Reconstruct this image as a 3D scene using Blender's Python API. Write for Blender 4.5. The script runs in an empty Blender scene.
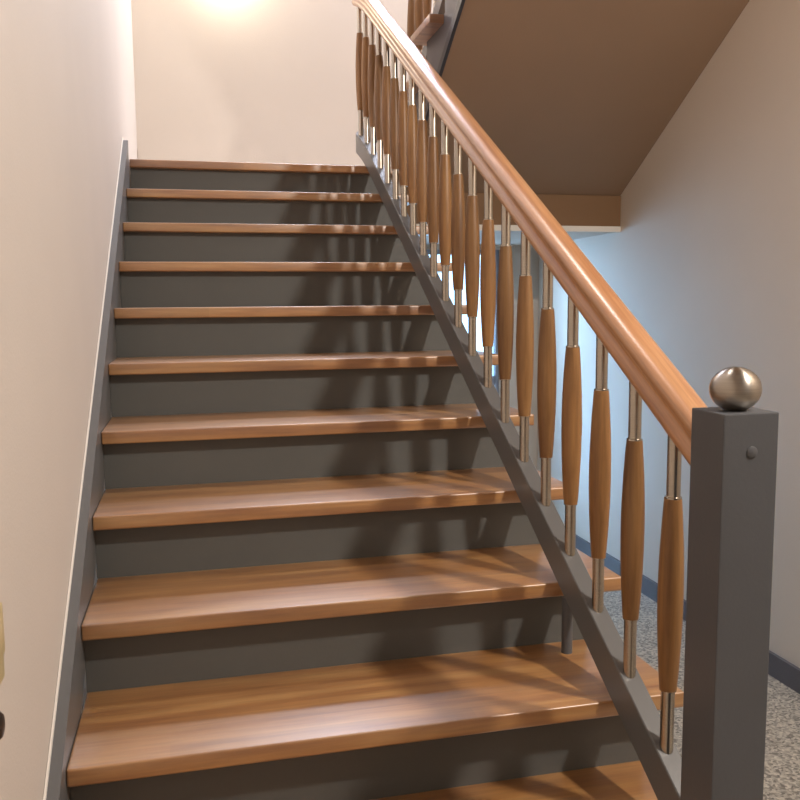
import bpy, bmesh, math
from mathutils import Vector, Matrix

sc = bpy.context.scene
COL = sc.collection
PI = math.pi

# ------------------------------------------------------------------ measures
H = 0.17                 # rise of one step
RUN = 0.2908             # going of one step
SL = H / RUN             # slope of the flights
W = 1.1127               # left face of the outer stringer
SX0, SX1 = W, W + 0.044  # outer stringer
BX = W + 0.0212          # baluster plane
TR = 1.287                # outer end of the treads
XL = -0.027              # left wall
XR = 2.539               # right wall
YB = 3.85                # back wall
YF = -3.6                # wall behind the camera
FZ = -0.68               # hall floor
LZ = 9 * H               # landing level 1.53
CZ = 4.7                 # ceiling


def nose(y):
    return SL * y


def noseb(y):            # line followed by stringer, rail and balusters: it eases off towards the landing
    return SL * y - 0.32 * max(0.0, y - 2.5) ** 2


UH = 0.18                # rise of the upper flight
UY3 = 2.35               # nosing of its third tread
USL = UH / RUN


def unose(y):            # nosing line of the upper flight, climbing towards the camera
    return LZ + 3 * UH + USL * (UY3 - y)


# ------------------------------------------------------------------ materials
def new_mat(name):
    m = bpy.data.materials.new(name)
    m.use_nodes = True
    nt = m.node_tree
    b = nt.nodes['Principled BSDF']
    return m, nt, b


def lin(c):
    return tuple(((v / 255) / 12.92 if v / 255 <= 0.04045 else ((v / 255 + 0.055) / 1.055) ** 2.4) for v in c) + (1,)


def ramp(nt, fac, stops):
    r = nt.nodes.new('ShaderNodeValToRGB')
    el = r.color_ramp.elements
    el[0].position, el[0].color = stops[0]
    el[1].position, el[1].color = stops[-1]
    for p, c in stops[1:-1]:
        e = el.new(p)
        e.color = c
    nt.links.new(fac, r.inputs['Fac'])
    return r.outputs['Color']


def coords(nt, scale=(1, 1, 1), rot=(0, 0, 0), kind='Object'):
    tc = nt.nodes.new('ShaderNodeTexCoord')
    mp = nt.nodes.new('ShaderNodeMapping')
    mp.inputs['Scale'].default_value = scale
    mp.inputs['Rotation'].default_value = rot
    nt.links.new(tc.outputs[kind], mp.inputs['Vector'])
    return mp.outputs['Vector']


def noise(nt, vec, scale, detail=4, rough=0.55):
    n = nt.nodes.new('ShaderNodeTexNoise')
    n.inputs['Scale'].default_value = scale
    n.inputs['Detail'].default_value = detail
    n.inputs['Roughness'].default_value = rough
    nt.links.new(vec, n.inputs['Vector'])
    return n.outputs['Fac']


def bump(nt, b, height, strength, dist=0.002):
    bp = nt.nodes.new('ShaderNodeBump')
    bp.inputs['Strength'].default_value = strength
    bp.inputs['Distance'].default_value = dist
    nt.links.new(height, bp.inputs['Height'])
    nt.links.new(bp.outputs['Normal'], b.inputs['Normal'])


def mix(nt, fac, a, b_, mode='MIX'):
    m = nt.nodes.new('ShaderNodeMix')
    m.data_type = 'RGBA'
    m.blend_type = mode
    if isinstance(fac, (int, float)):
        m.inputs[0].default_value = fac
    else:
        nt.links.new(fac, m.inputs[0])
    for i, v in ((6, a), (7, b_)):
        if isinstance(v, tuple):
            m.inputs[i].default_value = v
        else:
            nt.links.new(v, m.inputs[i])
    return m.outputs[2]


def paint(name, rgb, rough=0.6, var=0.06, grain=0.15, scale=3):
    m, nt, b = new_mat(name)
    v = coords(nt)
    c = lin(rgb)
    d = tuple(x * (1 - var) for x in c[:3]) + (1,)
    col = ramp(nt, noise(nt, v, scale), [(0.3, d), (0.7, c)])
    nt.links.new(col, b.inputs['Base Color'])
    b.inputs['Roughness'].default_value = rough
    if grain:
        bump(nt, b, noise(nt, v, 160, 3), grain, 0.002)
    return m


def wood(name, dark, mid, light, grain_axis='x', rough=0.3, staves=None, coat=0.25, per_object=0.0, stretch=14, tilt=0.0, coat_rough=0.3, coat_ior=1.6, spec=0.5):
    m, nt, b = new_mat(name)
    s = {'x': (1, stretch, stretch), 'y': (stretch, 1, stretch), 'z': (stretch, stretch, 1)}[grain_axis]
    if tilt:
        v0 = coords(nt, (1, 1, 1), (tilt, 0, 0))
        mp2 = nt.nodes.new('ShaderNodeMapping')
        mp2.inputs['Scale'].default_value = s
        nt.links.new(v0, mp2.inputs['Vector'])
        v = mp2.outputs['Vector']
    else:
        v = coords(nt, s)
    oi = nt.nodes.new('ShaderNodeObjectInfo')
    add = nt.nodes.new('ShaderNodeVectorMath')
    add.operation = 'ADD'
    sc_ = nt.nodes.new('ShaderNodeVectorMath')
    sc_.operation = 'SCALE'
    comb = nt.nodes.new('ShaderNodeCombineXYZ')
    for i in range(3):
        nt.links.new(oi.outputs['Random'], comb.inputs[i])
    nt.links.new(comb.outputs[0], sc_.inputs[0])
    sc_.inputs['Scale'].default_value = 37.0
    nt.links.new(v, add.inputs[0])
    nt.links.new(sc_.outputs[0], add.inputs[1])
    v = add.outputs[0]
    f1 = noise(nt, v, 2.2, 6, 0.6)
    f2 = noise(nt, v, 9.0, 4, 0.6)
    col = ramp(nt, f1, [(0.3, lin(dark)), (0.5, lin(mid)), (0.72, lin(light))])
    fine = ramp(nt, f2, [(0.35, (0.72, 0.72, 0.72, 1)), (0.6, (1, 1, 1, 1))])
    col = mix(nt, 0.5, col, fine, 'MULTIPLY')
    if staves:
        br = nt.nodes.new('ShaderNodeTexBrick')
        br.inputs['Scale'].default_value = 1.0
        br.inputs['Mortar Size'].default_value = 0.0
        br.inputs['Brick Width'].default_value = staves[0]
        br.inputs['Row Height'].default_value = staves[1]
        br.inputs['Color1'].default_value = (0.62, 0.60, 0.56, 1)
        br.inputs['Color2'].default_value = (1.0, 1.0, 1.0, 1)
        vv = coords(nt)
        a2 = nt.nodes.new('ShaderNodeVectorMath')
        a2.operation = 'ADD'
        nt.links.new(vv, a2.inputs[0])
        nt.links.new(sc_.outputs[0], a2.inputs[1])
        nt.links.new(a2.outputs[0], br.inputs['Vector'])
        col = mix(nt, 0.45, col, br.outputs['Color'], 'MULTIPLY')
    if per_object:
        t = ramp(nt, oi.outputs['Random'], [(0.0, (1 - per_object,) * 3 + (1,)), (1.0, (1, 1, 1, 1))])
        col = mix(nt, 1.0, col, t, 'MULTIPLY')
    nt.links.new(col, b.inputs['Base Color'])
    b.inputs['Roughness'].default_value = rough
    b.inputs['Coat Weight'].default_value = coat
    b.inputs['Coat Roughness'].default_value = coat_rough
    b.inputs['Coat IOR'].default_value = coat_ior
    b.inputs['Specular IOR Level'].default_value = spec
    bump(nt, b, f2, 0.06, 0.001)
    return m


def steel(name, rgb=(190, 182, 172), rough=0.25, aniso=0.0, axis='z'):
    m, nt, b = new_mat(name)
    v = coords(nt, (1, 1, 90))
    f = noise(nt, v, 6, 3)
    c = lin(rgb)
    col = ramp(nt, f, [(0.3, tuple(x * 0.8 for x in c[:3]) + (1,)), (0.7, c)])
    nt.links.new(col, b.inputs['Base Color'])
    b.inputs['Metallic'].default_value = 1.0
    b.inputs['Roughness'].default_value = rough
    if aniso:
        b.inputs['Anisotropic'].default_value = aniso
        b.inputs['Anisotropic Rotation'].default_value = 0.25
        t = nt.nodes.new('ShaderNodeTangent')
        t.direction_type = 'RADIAL'
        t.axis = 'Z'
        nt.links.new(t.outputs[0], b.inputs['Tangent'])
    return m


def terrazzo():
    m, nt, b = new_mat('terrazzo')
    v = coords(nt)
    vo = nt.nodes.new('ShaderNodeTexVoronoi')
    vo.inputs['Scale'].default_value = 120
    nt.links.new(v, vo.inputs['Vector'])
    sep = nt.nodes.new('ShaderNodeSeparateColor')
    nt.links.new(vo.outputs['Color'], sep.inputs[0])
    col = ramp(nt, sep.outputs[0], [(0.0, lin((112, 106, 100))), (0.28, lin((150, 144, 134))), (0.6, lin((185, 178, 166))), (1.0, lin((214, 206, 192)))])
    nt.links.new(col, b.inputs['Base Color'])
    b.inputs['Roughness'].default_value = 0.35
    return m


M = {}
M['wall'] = paint('warm_white_wall_paint', (212, 202, 191), 0.65, 0.03, 0.25)
M['wall_r'] = paint('lit_wall_paint', (232, 219, 203), 0.65, 0.03, 0.25)  # wall paint made lighter and warmer: bounced lamp light put into the colour
M['soffit'] = paint('brown_soffit_paint', (152, 124, 100), 0.7, 0.05, 0.3)
M['beam'] = paint('ochre_beam_paint', (128, 94, 60), 0.6, 0.04, 0.2)
M['white'] = paint('white_trim_paint', (236, 230, 220), 0.5, 0.02, 0.0)
M['grey'] = paint('dark_grey_lacquer', (91, 93, 97), 0.38, 0.06, 0.12, 6)
M['grey2'] = paint('grey_stringer_lacquer', (104, 104, 104), 0.33, 0.05, 0.1, 6)
M['riser'] = paint('grey_brown_riser_paint', (95, 97, 95), 0.5, 0.06, 0.15, 5)
M['side'] = paint('mid_grey_paint', (98, 97, 103), 0.5, 0.04, 0.12, 5)
M['dark'] = paint('dark_edge_paint', (58, 56, 62), 0.45, 0.04, 0.0)
M['base'] = paint('slate_skirting', (104, 102, 108), 0.45, 0.06, 0.1, 8)
M['tread'] = wood('oiled_beech_tread', (146, 92, 44), (178, 124, 66), (198, 150, 90), 'x', 0.42, (0.62, 0.048), 1.0, coat_rough=0.38, coat_ior=2.0, spec=0.8)
M['rail'] = wood('varnished_beech_rail', (170, 116, 78), (194, 142, 100), (208, 160, 118), 'y', 0.32, None, 0.55, 0, 24, -math.atan(SL), coat_rough=0.26)
M['sleeve'] = wood('turned_beech_sleeve', (120, 82, 46), (150, 108, 64), (170, 128, 80), 'z', 0.45, None, 0.12, 0.34, 16)
M['steel'] = steel('brushed_steel_tube', (200, 192, 180), 0.24)
M['ball'] = steel('turned_steel_ball', (186, 178, 168), 0.3, 0.75)
M['terrazzo'] = terrazzo()
M['ivory'] = paint('ivory_plastic', (206, 188, 142), 0.3, 0.02, 0.0)
M['black'] = paint('dark_brown_plastic', (52, 42, 36), 0.3, 0.02, 0.0)
M['alu'] = paint('pale_door_frame', (150, 162, 182), 0.4, 0.03, 0.0)

gm, gnt, gb = new_mat('clear_glass')
gnt.nodes.remove(gb)
go = gnt.nodes['Material Output']
tr_ = gnt.nodes.new('ShaderNodeBsdfTransparent')
tr_.inputs[0].default_value = (0.93, 0.97, 1.0, 1)
gl_ = gnt.nodes.new('ShaderNodeBsdfGlossy')
gl_.inputs['Roughness'].default_value = 0.02
fr_ = gnt.nodes.new('ShaderNodeFresnel')
ms_ = gnt.nodes.new('ShaderNodeMixShader')
gnt.links.new(fr_.outputs[0], ms_.inputs[0])
gnt.links.new(tr_.outputs[0], ms_.inputs[1])
gnt.links.new(gl_.outputs[0], ms_.inputs[2])
gnt.links.new(ms_.outputs[0], go.inputs['Surface'])
M['glass'] = gm


# ------------------------------------------------------------------ mesh helpers
def box(bm, x0, x1, y0, y1, z0, z1, bev=0.0, seg=2):
    vs = [bm.verts.new((x, y, z)) for x in (x0, x1) for y in (y0, y1) for z in (z0, z1)]
    f = [(0, 1, 3, 2), (4, 6, 7, 5), (0, 4, 5, 1), (2, 3, 7, 6), (0, 2, 6, 4), (1, 5, 7, 3)]
    fs = [bm.faces.new([vs[i] for i in q]) for q in f]
    if bev:
        es = list({e for q in fs for e in q.edges})
        bmesh.ops.bevel(bm, geom=es, offset=bev, segments=seg, affect='EDGES', profile=0.6)


def prism(bm, pts, x0, x1):
    """polygon in (y, z) extruded along x"""
    a = [bm.verts.new((x0, y, z)) for y, z in pts]
    b = [bm.verts.new((x1, y, z)) for y, z in pts]
    bm.faces.new(a)
    bm.faces.new(list(reversed(b)))
    n = len(pts)
    for i in range(n):
        j = (i + 1) % n
        bm.faces.new((a[i], b[i], b[j], a[j]))


def lathe(bm, prof, n=28, c=(0, 0, 0)):
    rings = []
    for r, z in prof:
        if r < 1e-6:
            rings.append([bm.verts.new((c[0], c[1], c[2] + z))])
        else:
            rings.append([bm.verts.new((c[0] + r * math.cos(2 * PI * i / n), c[1] + r * math.sin(2 * PI * i / n), c[2] + z)) for i in range(n)])
    for a, b in zip(rings, rings[1:]):
        for i in range(n):
            j = (i + 1) % n
            if len(a) == 1 and len(b) == 1:
                continue
            if len(a) == 1:
                bm.faces.new((a[0], b[j], b[i]))
            elif len(b) == 1:
                bm.faces.new((a[i], a[j], b[0]))
            else:
                bm.faces.new((a[i], a[j], b[j], b[i]))
    for r in (rings[0], rings[-1]):
        if len(r) > 2:
            bm.faces.new(r if r is rings[-1] else list(reversed(r)))


def sweep(bm, path, prof):
    """path: list of (point, side vector); prof: (u, v) with v along world z -> plumb sections"""
    rings = []
    for p, s in path:
        rings.append([bm.verts.new((p[0] + s[0] * u, p[1] + s[1] * u, p[2] + v)) for u, v in prof])
    n = len(prof)
    for a, b in zip(rings, rings[1:]):
        for i in range(n):
            j = (i + 1) % n
            bm.faces.new((a[i], a[j], b[j], b[i]))
    bm.faces.new(list(reversed(rings[0])))
    bm.faces.new(rings[-1])


def finish(name, bm, mat, parent=None, smooth=None):
    bmesh.ops.recalc_face_normals(bm, faces=bm.faces[:])
    me = bpy.data.meshes.new(name)
    bm.to_mesh(me)
    bm.free()
    me.materials.append(M[mat])
    if smooth:
        for p in me.polygons:
            p.use_smooth = True
        try:
            me.set_sharp_from_angle(angle=math.radians(smooth))
        except Exception:
            pass
    o = bpy.data.objects.new(name, me)
    COL.objects.link(o)
    if parent is not None:
        o.parent = parent
        w = parent.location.copy()
        q = parent.parent
        while q is not None:
            w += q.location
            q = q.parent
        o.location = -w
    return o


def thing(name, label, cat, loc=(0, 0, 0), group=None):
    o = bpy.data.objects.new(name, None)
    o.empty_display_size = 0.1
    COL.objects.link(o)
    o.location = loc
    o['label'] = label
    o['category'] = cat
    if group:
        o['group'] = group
    return o


def tag(o, label, cat):
    o['label'] = label
    o['category'] = cat
    return o


def struct(name, boxes, mat, parent=None):
    bm = bmesh.new()
    for b in boxes:
        box(bm, *b)
    o = finish(name, bm, mat, parent)
    if parent is None:
        o['kind'] = 'structure'
    return o


# ------------------------------------------------------------------ the setting
struct('floor', [(XL - .2, XR + .2, YF - .2, YB + .2, FZ - .2, FZ)], 'terrazzo')
struct('ceiling', [(XL - .2, XR + .2, YF - .2, YB + .2, CZ, CZ + .2)], 'wall')
struct('wall_left', [(XL - .2, XL, YF - .2, YB + .2, FZ, CZ)], 'wall')
struct('wall_right', [(XR, XR + .2, YF - .2, YB + .2, FZ, CZ)], 'wall_r')
struct('wall_front', [(XL, XR, YF - .2, YF, FZ, CZ)], 'wall')
DX0, DX1, DZ1 = 1.36, 2.262, 1.205          # glazed door under the landing
struct('wall_back', [(XL, DX0, YB, YB + .2, FZ, CZ), (DX1, XR, YB, YB + .2, FZ, CZ), (DX0, DX1, YB, YB + .2, DZ1, CZ)], 'wall')
struct('landing', [(XL, 1.335, 2.70, YB, 1.235, LZ - .001), (1.335, XR, 2.727, YB, 1.235, LZ - .001)], 'wall')['label'] = 'half landing slab'
# ochre front face of the landing under the upper flight and the pale strip below it
struct('trim_1', [(1.336, XR - .001, 2.715, 2.7268, 1.262, 1.425)], 'beam')
struct('trim_2', [(1.336, XR - .001, 2.709, 2.7268, 1.232, 1.2618)], 'white')
struct('baseboard_right', [(XR - .016, XR, YF, YB, FZ, FZ + .094)], 'base')
struct('baseboard_back', [(XL + .004, 0.833, YB - .012, YB, LZ, LZ + .252)], 'wall')

# glazed door: leaf frame, panes, handle
d = thing('door_1', 'glazed door in the back wall under the landing', 'door', (DX0, YB, FZ))
del d['category']
d['kind'] = 'structure'
bm = bmesh.new()
fr = 0.045
box(bm, DX0, DX0 + fr, YB + .02, YB + .08, FZ, DZ1)
box(bm, DX1 - fr * .5, DX1, YB + .02, YB + .08, FZ, DZ1)
box(bm, DX0 + fr, DX1 - fr * .5, YB + .02, YB + .08, DZ1 - .03, DZ1)
box(bm, DX0 + fr, DX1 - fr * .5, YB + .02, YB + .08, FZ, FZ + .1)
box(bm, DX0 + fr, DX1 - fr * .5, YB + .03, YB + .07, 0.30, 0.36)
finish('door_frame', bm, 'alu', d)
bm = bmesh.new()
box(bm, DX0 + fr, DX1 - fr * .5, YB + .047, YB + .053, FZ + .1, 0.30)
finish('glass_pane', bm, 'glass', d)
bm = bmesh.new()
box(bm, DX0 + fr, DX1 - fr * .5, YB + .047, YB + .053, 0.36, DZ1 - .03)
finish('glass_pane', bm, 'glass', d)

# ------------------------------------------------------------------ the lower flight
stair = thing('staircase', 'lower straight stair flight with wooden treads and dark grey risers, climbing to the landing', 'staircase', (0.6, -0.87, FZ))
TH = 0.036
for k in range(9, -4, -1):
    y, z = k * RUN, k * H
    bm = bmesh.new()
    x1 = TR if k > -3 else TR
    depth = 0.3485 if k < 9 else 0.082
    box(bm, 0.0, x1, y, y + depth, z - TH, z, 0.005, 3)
    finish('tread', bm, 'tread', stair, 40)
    bm = bmesh.new()
    zb = z - H if k > -3 else FZ
    box(bm, 0.0, 1.215, y + 0.040, y + 0.058, zb, z - TH)
    finish('riser', bm, 'riser', stair)

# skirting stringer along the left wall
bm = bmesh.new()
ya, yb_ = -1.0, 2.60
prism(bm, [(ya, nose(ya) - .08), (yb_, nose(yb_) - .24), (yb_, nose(yb_) + .090), (ya, nose(ya) + .022)], XL + .001, -.0004)
o = finish('wall_stringer', bm, 'grey2', stair)
o['label'] = 'grey stringer board along the left wall'
bm = bmesh.new()
prism(bm, [(ya, nose(ya) + .0222), (yb_, nose(yb_) + .0902), (yb_ + .01, nose(yb_) + .05), (yb_ + .016, nose(yb_) + .104), (ya, nose(ya) + .034)], XL + .001, XL + .005)
finish('sealant_strip', bm, 'white', stair)['label'] = 'thin white sealant line'

# outer stringer with its wreath turning into the upper flight
UX = 1.395
CXW, RW, YW = (BX + UX) / 2, (UX - BX) / 2, 2.86


def rail_path(off, y_lo, y_hi_end, smooth_turn=True):
    """centre line of rail / stringer: up the lower flight, round the wreath, up the upper flight"""
    pts = []
    n = 24
    for i in range(n + 1):
        y = y_lo + (YW - y_lo) * i / n
        pts.append(((BX, y, noseb(y) + off), (1, 0)))
    z0, z1 = noseb(YW) + off, unose(YW) + off
    m = 20
    for i in range(1, m):
        a = PI - PI * i / m
        t = i / m
        # keep climbing smoothly through the half turn
        z = z0 + (z1 - z0) * math.sin(PI / 2 * t)
        pts.append(((CXW + RW * math.cos(a), YW + RW * math.sin(a), z), (-math.cos(a), -math.sin(a))))
    for i in range(n + 1):
        y = YW - (YW - y_hi_end) * i / n
        pts.append(((UX, y, unose(y) + off), (-1, 0)))
    return pts


ZS = 0.0927
sw = 0.022
full = rail_path(ZS, -0.3174, 0.25)
cut = 25 + 10
prof_str = [(-sw + .002, 0), (sw - .002, 0), (sw, -.003), (sw, -ZS), (-sw, -ZS), (-sw, -.003)]
bm = bmesh.new()
sweep(bm, full[:cut], prof_str)
finish('stringer', bm, 'grey2', stair, 35)['label'] = 'dark grey outer stringer under the balusters'
# short round prop between a tread and the stringer
bm = bmesh.new()
lathe(bm, [(0.0135, 0), (0.0135, .135), (.0125, .14)], 20, (1.127, 0.267, 0.0))
finish('support_post', bm, 'grey', stair, 40)

# ------------------------------------------------------------------ the balustrade of the lower flight
NX, NY, NS, NZ = 1.085, -0.411, 0.0934, 0.677
bal = thing('balustrade', 'lower balustrade with round beech handrail, steel and wood balusters and grey newel post', 'balustrade', (BX, NY, -2 * H))
bm = bmesh.new()
box(bm, NX - .004, NX + NS + .004, NY, NY + NS, -2 * H + .0008, NZ, 0.0025, 2)
newel = finish('newel_post', bm, 'grey', bal)
newel['label'] = 'square dark grey newel post with steel ball on top'
bm = bmesh.new()
rx, rz = 0.0415, 0.0375
prof = [(0.0, -rz)] + [(rx * math.sin(PI * i / 28), -rz * math.cos(PI * i / 28)) for i in range(1, 28)] + [(0.0, rz)]
lathe(bm, prof, 48)
o = finish('ball_finial', bm, 'ball', newel, 60)
o['label'] = 'brushed steel ball'
o.location = o.location + Vector((NX + NS / 2, NY + NS / 2, NZ + 0.0350))
bm = bmesh.new()
lathe(bm, [(0.0098, 0), (0.0098, .0010), (0.0085, .0018), (0.0, .0020)], 24)
bmesh.ops.rotate(bm, verts=bm.verts, matrix=Matrix.Rotation(PI / 2, 3, 'X'))
bmesh.ops.translate(bm, verts=bm.verts, vec=(1.134, NY, 0.613))
finish('screw_cap', bm, 'grey', newel, 40)

# handrail profile: flat foot, bulged lower side, groove, rounded top (plumb heights)
half = [(.020, 0), (.027, .002), (.032, .009), (.0335, .017), (.032, .025), (.027, .031), (.0235, .037), (.0225, .043), (.024, .049),
        (.029, .056), (.0325, .063), (.0325, .071), (.029, .079), (.022, .085), (.012, .0885), (.004, .0895)]
prof_rail = half + [(-u, v) for u, v in reversed(half)]
RO = 0.728
path = rail_path(RO, NY + NS, 0.25)
bm = bmesh.new()
sweep(bm, path[:cut], prof_rail)
finish('handrail', bm, 'rail', bal, 50)['label'] = 'varnished beech handrail'

# baluster: steel tube with a turned wooden sleeve
RODL = RO - ZS + 0.006
W0, W1 = 0.120, 0.499
bmr = bmesh.new()
RR = 0.0132
lathe(bmr, [(RR, 0), (RR, W0 - .003), (RR + .003, W0 - .002), (RR + .003, W0 + .002), (RR, W0 + .004), (RR, W1 - .004),
            (RR + .003, W1 - .002), (RR + .003, W1 + .003), (RR, W1 + .004), (RR, RODL)], 20)
for v in bmr.verts:
    if v.co.z < 1e-5:
        v.co.z = SL * v.co.y + .0004      # mitred to the slope of the stringer
bms = bmesh.new()
prof = []
for i in range(25):
    t = i / 24
    prof.append((0.0163 + 0.0080 * math.sin(PI * t) ** 0.9 if 0 < t < 1 else 0.0163, W0 + (W1 - W0) * t))
lathe(bms, [(0.0138, W0 + .0005)] + prof + [(0.0138, W1 - .0005)], 24)


def to_mesh(bm, name, mat):
    bmesh.ops.recalc_face_normals(bm, faces=bm.faces[:])
    me = bpy.data.meshes.new(name)
    bm.to_mesh(me)
    bm.free()
    me.materials.append(M[mat])
    for p in me.polygons:
        p.use_smooth = True
    me.set_sharp_from_angle(angle=math.radians(40))
    return me


ME_ROD = to_mesh(bmr, 'baluster', 'steel')
ME_SLV = to_mesh(bms, 'wooden_sleeve', 'sleeve')


def baluster(p, parent, turn=0.0):
    r = bpy.data.objects.new('baluster', ME_ROD)
    COL.objects.link(r)
    r.parent = parent
    r.location = Vector(p) - parent.location
    r.rotation_euler = (0, 0, turn)
    s = bpy.data.objects.new('wooden_sleeve', ME_SLV)
    COL.objects.link(s)
    s.parent = r
    s.rotation_euler = (0, 0, 1.7 * (len(COL.objects) % 13))


BP = RUN / 2 * 1.0414 - .00028
Y0 = -0.1815
for i in range(21):
    y = Y0 + i * BP
    baluster((BX, y, noseb(y) + ZS + .0004 + .011 * max(0.0, y - 2.48)), bal)

# ------------------------------------------------------------------ the upper flight, climbing back over the hall
up = thing('staircase', 'upper stair flight seen from below, with a brown underside and grey side', 'staircase', (1.9, 2.81, LZ))
UXL = 1.272
NUP = 11
for k in range(1, NUP + 1):
    y, z = UY3 + (3 - k) * RUN, LZ + k * UH
    bm = bmesh.new()
    box(bm, UXL, XR - .002, y - .331, y, z - TH, z, 0.005, 3)
    finish('tread', bm, 'tread', up, 40)
    bm = bmesh.new()
    box(bm, 1.34, XR - .002, y - .058, y - .040, z - UH, z - TH)
    finish('riser', bm, 'riser', up)
MS = 0.612
SY0, SZ0 = 2.7268, 1.4245
ye = UY3 + (3 - NUP) * RUN - .3


def soff(y):
    return SZ0 + MS * (SY0 - y)


bm = bmesh.new()
prism(bm, [(SY0, SZ0), (ye, soff(ye)), (ye, soff(ye) + .02), (SY0, SZ0 + .02)], 1.333, XR - .001)
finish('underside', bm, 'soffit', up)['label'] = 'brown painted underside'
saw = []
for k in range(1, NUP + 1):
    y, z = UY3 + (3 - k) * RUN, LZ + k * UH
    saw += [(y - .0585, z - UH + (0 if k > 1 else .001)), (y - .0585, z - TH - .001)]
bm = bmesh.new()
pts = [(SY0 + .004, SZ0 + .021), (SY0 + .004, LZ + .001)] + saw + [(ye, saw[-1][1]), (ye, soff(ye) + .021)]
prism(bm, pts, 1.335, 1.352)
finish('side_panel', bm, 'side', up)['label'] = 'grey side of the upper flight'
bm = bmesh.new()
prism(bm, [(SY0, SZ0 - .012), (ye, soff(ye) - .012), (ye, soff(ye) + .03), (SY0, SZ0 + .03)], 1.320, 1.3345)
finish('edge_strip', bm, 'dark', up)['label'] = 'dark edge strip along the underside'
bm = bmesh.new()
sweep(bm, full[cut - 1:], prof_str)
finish('stringer', bm, 'grey2', up, 35)

ubal = thing('balustrade', 'upper balustrade partly visible above the handrail of the lower flight', 'balustrade', (UX, YW, LZ + 2 * H * .5))
bm = bmesh.new()
sweep(bm, path[cut - 1:], prof_rail)
finish('handrail', bm, 'rail', ubal, 50)
for i in range(15):
    y = 2.80 - i * BP
    baluster((UX, y, unose(y) + ZS + .0012), ubal, PI)

# ------------------------------------------------------------------ things on the left wall, cut by the frame
t = thing('light_switch', 'ivory switch plate on the left wall at the edge of the photo', 'light switch', (XL, -0.396, 0.378))
bm = bmesh.new()
box(bm, XL, XL + .011, -.440, -.352, .338, .492, .005, 3)
finish('switch_plate', bm, 'ivory', t, 40)
bm = bmesh.new()
box(bm, XL + .0112, XL + .016, -.428, -.365, .380, .452, .003, 2)
finish('rocker', bm, 'ivory', t, 40)
bm = bmesh.new()
lathe(bm, [(0.016, 0), (0.020, .004), (0.020, .012), (0.015, .017), (0.006, .019), (0, .019)], 24)
bmesh.ops.rotate(bm, verts=bm.verts, matrix=Matrix.Rotation(PI / 2, 3, 'Y'))
bmesh.ops.translate(bm, verts=bm.verts, vec=(XL, -.415, .296))
tag(finish('wall_knob', bm, 'black', None, 40), 'dark round knob on the left wall below the ivory switch plate', 'knob')

# ------------------------------------------------------------------ light
def area(name, loc, target, size, power, color, shape='DISK', size_y=None):
    l = bpy.data.lights.new(name, 'AREA')
    l.shape = shape
    l.size = size
    if size_y:
        l.size_y = size_y
    l.energy = power
    l.color = color
    o = bpy.data.objects.new(name, l)
    COL.objects.link(o)
    o.location = loc
    o.rotation_euler = (Vector(target) - Vector(loc)).to_track_quat('-Z', 'Y').to_euler()
    return o


def point(name, loc, r, power, color):
    l = bpy.data.lights.new(name, 'POINT')
    l.shadow_soft_size = r
    l.energy = power
    l.color = color
    o = bpy.data.objects.new(name, l)
    COL.objects.link(o)
    o.location = loc
    return o


area('hall_lamp', (2.15, -1.10, 2.40), (1.5, 0.3, 0.0), 0.13, 60, (1.0, 0.91, 0.82))
point('landing_lamp', (0.52, 3.70, 2.86), 0.07, 7.5, (1.0, 0.90, 0.70))
area('upper_fill', (1.15, 1.5, 4.55), (1.05, 2.3, 1.5), 0.5, 30, (1.0, 0.95, 0.91))  # added fill without a fixture, brightens back wall and upper balusters
area('upper_daylight', (1.45, 3.80, 3.80), (0.9, 0.0, 0.6), 1.7, 145, (0.72, 0.80, 1.0), 'RECTANGLE', 0.4)
dl = area('door_daylight', (DX1 - .35, YB + .10, .35), (XR, YB - .5, 0.2), 0.5, 14, (0.40, 0.66, 1.0), 'RECTANGLE', 1.7)
dl.data.spread = math.radians(95)

w = bpy.data.worlds.new('World')
sc.world = w
w.use_nodes = True
bg = w.node_tree.nodes['Background']
bg.inputs['Color'].default_value = (0.44, 0.71, 1.0, 1)
bg.inputs['Strength'].default_value = 4.0

# ------------------------------------------------------------------ camera
cam_d = bpy.data.cameras.new('camera')
cam = bpy.data.objects.new('camera', cam_d)
COL.objects.link(cam)
cam_d.sensor_width = 36
cam_d.lens = 857.74 / 800 * 36
cam_d.clip_start = 0.02
yaw, pitch, roll = 0.23541, 0.1125, -0.00870
f = Vector((math.sin(yaw) * math.cos(pitch), math.cos(yaw) * math.cos(pitch), -math.sin(pitch)))
r = Vector((math.cos(yaw), -math.sin(yaw), 0))
u = r.cross(f)
r2 = math.cos(roll) * r + math.sin(roll) * u
u2 = -math.sin(roll) * r + math.cos(roll) * u
rot = Matrix((r2, u2, -f)).transposed()
cam.matrix_world = Matrix.Translation((0.2587, -1.6137, 0.8586)) @ rot.to_4x4()
sc.camera = cam

sc.view_settings.view_transform = 'Standard'
sc.view_settings.look = 'None'
sc.view_settings.exposure = 0.0
sc.cycles.max_bounces = 10
sc.cycles.diffuse_bounces = 5
